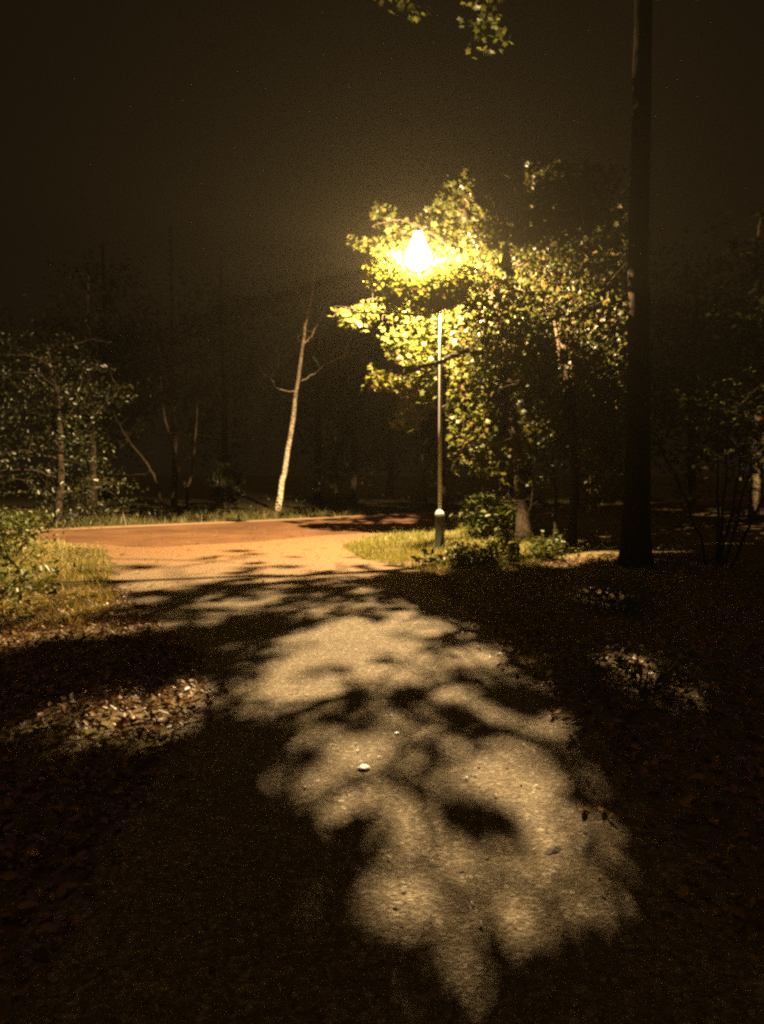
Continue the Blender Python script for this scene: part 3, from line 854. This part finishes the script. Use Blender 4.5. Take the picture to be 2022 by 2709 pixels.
# ------------------------------------------------------------------ the birch across the road
rootE = G(735, 1352); yE = rootE[1]
birch = empty('birch_tree', rootE, 'pale leaning birch trunk standing alone across the road', 'tree')
ge_ = Geo()
tr_ = limb(ge_, [rootE, P(752, 1250, yE), P(775, 1100, yE), P(790, 1000, yE), P(802, 910, yE), P(812, 840, yE), P(826, 780, yE), P(835, 700, yE)], .135, .025, 10, 5, .02, .15)
tk = ge_.build('trunk', MAT['birch'], birch)
ge_ = Geo()
b1 = limb(ge_, [P(803, 912, yE), P(822, 890, yE), P(850, 840, yE), P(875, 780, yE - .3)], .045, .012, 7)
b2 = limb(ge_, [P(797, 1008, yE), P(840, 980, yE - .2), P(890, 950, yE - .5), P(940, 935, yE - .8)], .035, .008, 6)
b3 = limb(ge_, [P(785, 1035, yE), P(740, 1030, yE - .1), P(715, 1000, yE - .2), P(690, 985, yE - .3)], .03, .008, 6)
b4 = limb(ge_, [P(813, 845, yE), P(800, 800, yE), P(770, 740, yE)], .03, .008, 6)
twigs(ge_, b1 + b2 + b3 + b4, np.array([P(px, py, yE + rng.normal(0, .6)) for px, py in zip(rng.uniform(680, 950, 26), rng.uniform(720, 1050, 26))]), r0=.014)
ge_.build('branches', MAT['birch'], birch)

def bare(name, stems, r, label, mat, ntw=14):
    root = stems[0][0]
    o = empty(name, root, label, 'tree')
    g0 = Geo(); sk = []
    for s in stems: sk += limb(g0, s, r, r * .3, 7, 5, .02)
    lo_, hi_ = np.min(sk, 0), np.max(sk, 0)
    tw = rng.uniform(lo_ - .6, hi_ + .8, (ntw, 3)); tw = tw[tw[:, 2] > 1.2]
    twigs(g0, sk[len(sk) // 4:], tw, r0=.014)
    g0.build('trunk', mat, o)
    return o
y1 = G(430, 1347)[1]
bare('bare_tree', [[G(430, 1347), P(418, 1290, y1), P(395, 1235, y1), P(360, 1190, y1), P(330, 1150, y1), P(300, 1090, y1)]], .075, 'thin bare trunk bending left at the wood edge', MAT['grey_bark'])
y1 = G(492, 1347)[1]
bare('bare_tree', [[G(492, 1347), P(494, 1300, y1), P(470, 1230, y1), P(450, 1160, y1), P(432, 1080, y1), P(425, 980, y1), P(415, 850, y1)], [P(494, 1302, y1), P(507, 1250, y1), P(515, 1180, y1), P(522, 1100, y1), P(520, 1020, y1)]], .085, 'forked pale tree splitting into a narrow V near the ground', MAT['grey_bark'])
y1 = 36.0
bare('bare_tree', [[P(462, 1340, y1) * np.array([1, 1, 0]), P(462, 1150, y1), P(455, 950, y1), P(455, 780, y1), P(450, 600, y1)]], .16, 'tall faint straight trunk rising behind the forked tree', MAT['grey_bark'])
y1 = G(1124, 1352)[1]
bare('bare_tree', [[G(1124, 1352), P(1125, 1310, y1), P(1123, 1270, y1), P(1118, 1180, y1)]], .07, 'short thin stump like stem across the road left of the lamp post', MAT['grey_bark'], 5)

# ------------------------------------------------------------------ big leafy tree on the left, leaves in level sprays
rootL = G(150, 1392)
left = empty('hornbeam_tree', rootL, 'dark leafy tree with level sprays at the left across the road corner', 'tree')
glf = Geo(); sk = []
yl = rootL[1]
sk += limb(glf, [rootL, rootL + np.array([.1, .2, 2]), rootL + np.array([0, .3, 3.6]), rootL + np.array([-.3, .3, 5.4])], .14, .03, 8)
POLYL = [(-120, 860), (60, 850), (200, 900), (300, 960), (320, 1040), (270, 1110), (290, 1240), (335, 1290), (310, 1350), (200, 1395), (-120, 1410)]
for k in range(9):
    q = rootL + np.array([0, .2, .9 + .55 * k]); a = rng.uniform(-.8, 3.9)
    sk += limb(glf, [q, q + np.array([1.0 * math.cos(a), -.8 * abs(math.sin(a)), .25]), q + np.array([1.7 * math.cos(a), -1.4 * abs(math.sin(a)), .2])], .04, .012, 6)
cs = sample_volume(900, POLYL, yl - 2.2, yl + 2)[:330]
twigs(glf, sk, cs, sag=.04)
glf.build('trunk', MAT['bark'], left)
c_ = np.repeat(cs, 20, 0); pl_ = c_ + rng.normal(0, 1, c_.shape) * np.array([.34, .34, .06]); pl_ = pl_[pl_[:, 2] > .1]
V, Fc = leaf_arrays(pl_, .06, 'oval', .4); mesh('crown', V, Fc, MAT['hazel'], left)

# spruce seen dimly behind the road
def spruce(root, h, label):
    o = empty('spruce_tree', root, label, 'tree')
    g0 = Geo(); sk = limb(g0, [root, root + np.array([0, 0, h / 2]), root + np.array([0, 0, h])], .1, .02, 7)
    pts = []
    for k in range(46):
        t = rng.uniform(.06, .97); a = rng.uniform(0, 6.28); L = (1 - t) * h * .28 + .2
        b0 = root + np.array([0, 0, t * h]); e_ = b0 + np.array([math.cos(a) * L, math.sin(a) * L, -.25 * L])
        q = limb(g0, [b0, (b0 + e_) / 2 + np.array([0, 0, .08 * L]), e_], .014, .004, 4, 4, .01)
        for i in range(40):
            u = rng.random() ** .7; pts.append(b0 * (1 - u) + e_ * u + rng.normal(0, 1, 3) * np.array([.14, .14, .05]) * (.4 + u))
    g0.build('trunk', MAT['grey_bark'], o)
    V, Fc = leaf_arrays(np.array(pts), .07, 'oval', .4); mesh('crown', V, Fc, MAT['hazel'], o)
spruce(G(890, 1347), 3.6, 'small young spruce seen dimly across the road right of the birch')

# ------------------------------------------------------------------ the wood across the road and behind
def wood_tree(root, h, w, label, nl=150):
    o = empty('woodland_tree', root, label, 'tree', 'dark trees of the wood across the road')
    g0 = Geo()
    sk = limb(g0, [root, root + np.array([.1, 0, h * .4]), root + np.array([-.1, .1, h * .75]), root + np.array([0, 0, h])], .2, .05, 8)
    c = rng.normal(0, 1, (nl, 3)); c /= np.linalg.norm(c, axis=1)[:, None]; c *= rng.random(nl)[:, None] ** .35
    c = root + c * np.array([w, w, h * .42]) + np.array([0, 0, h * .56])
    twigs(g0, sk, c, r0=.05, n=4)
    a = g0.build('trunk', MAT['grey_bark'], o)
    p = np.repeat(c, 22, 0) + rng.normal(0, .5, (nl * 22, 3)); p = p[p[:, 2] > .3]
    V, Fc = leaf_arrays(p, .14, 'oval', .5); b = mesh('crown', V, Fc, MAT['dark_leaf'], o)
    return o, (a, b)
LBL = 'dark tree of the wood across the road, its crown lost in the night'
protos = [wood_tree(np.array(r), h, w, LBL) for r, h, w in [((-14.0, 36, 0), 11, 3.2), ((-8.5, 40, 0), 13, 3.4), ((-1.5, 38.5, 0), 10, 3.0)]]
for i, (x, y, s) in enumerate([(-20, 33, 1), (-3.8, 44, 1.2), (3.2, 39, 1.0), (7, 36, 1.1), (11, 33, 1), (15, 36, 1.1), (-24, 41, 1.2), (-17, 46, 1.2), (0.5, 48, 1.25), (8, 46, 1.2), (17, 28, 1), (12.5, 25, 1.0)]):
    src, parts = protos[i % 3]
    o = src.copy(); COL.objects.link(o); o.location = (x, y, 0); o.rotation_euler = (0, 0, i * 1.7); o.scale = (s, s, s)
    for q in parts:
        c = q.copy(); COL.objects.link(c); c.parent = o

# ------------------------------------------------------------------ small things on the path
def pebble(px, py, r, label, name='white_pebble', mat='stone', sq=(1, .8, .65)):
    c = G(px, py)
    import bmesh
    bm = bmesh.new(); bmesh.ops.create_icosphere(bm, subdivisions=3, radius=1)
    for v in bm.verts:
        k = 1 + .10 * math.sin(3 * v.co.x + 2 * v.co.y) + .07 * math.sin(5 * v.co.z + 4 * v.co.x)
        v.co = Vector((v.co.x * r * k * sq[0], v.co.y * r * k * sq[1], v.co.z * r * k * sq[2] + r * sq[2] * .85))
    me = bpy.data.meshes.new(name); bm.to_mesh(me); bm.free()
    me.polygons.foreach_set('use_smooth', np.ones(len(me.polygons), bool))
    o = bpy.data.objects.new(name, me); COL.objects.link(o); me.materials.append(MAT[mat]); o.location = (c[0], c[1], .004)
    return tag(o, label, 'pebble')
pebble(963, 2036, .034, 'bright white pebble lying on the path in the near light patch', sq=(1, .95, .25))
pebble(1050, 1943, .018, 'tiny white pebble farther up the path beyond the bright one', sq=(1, .9, .25))
c = G(1465, 2256)
V, Fc = leaf_arrays(np.array([[0, 0, 0.0]]), .04, 'oval', .95)
V = np.array([[-.045, 0, .004], [-.02, .018, .012], [.015, .018, .013], [.045, .004, .004], [.018, -.014, .006], [-.018, -.014, .006], [0, .004, .012]]) + c + np.array([0, 0, .001])
V[:, 1] += (V[:, 0] - c[0]) * .5
tag(mesh('fallen_leaf', V, [(6, i, (i + 1) % 6) for i in range(6)], princ('dead_leaf', (.05, .03, .018), .8)), 'dark curled dead leaf lying on the near right of the pale path', 'leaf')

# ------------------------------------------------------------------ haze volume added to stand in for lens bloom round the lamp
m, nt, out = newmat('bloom_haze')
m.cycles.volume_sampling = 'EQUIANGULAR'
pv = nt.nodes.new('ShaderNodeVolumePrincipled')
pv.inputs['Color'].default_value = (.95, .82, .55, 1); pv.inputs['Density'].default_value = HAZE_DENSITY; pv.inputs['Anisotropy'].default_value = .7
nt.links.new(pv.outputs[0], out.inputs['Volume'])
x0, x1, y0, y1, z0, z1 = -720, 720, -720, 720, -1, 30
hz = mesh('haze', [(x0, y0, z0), (x1, y0, z0), (x1, y1, z0), (x0, y1, z0), (x0, y0, z1), (x1, y0, z1), (x1, y1, z1), (x0, y1, z1)], [(3, 2, 1, 0), (4, 5, 6, 7), (0, 1, 5, 4), (1, 2, 6, 5), (2, 3, 7, 6), (3, 0, 4, 7)], m)
tag(hz, 'thin haze added to stand in for bloom around the street lamp', 'haze', kind='stuff')
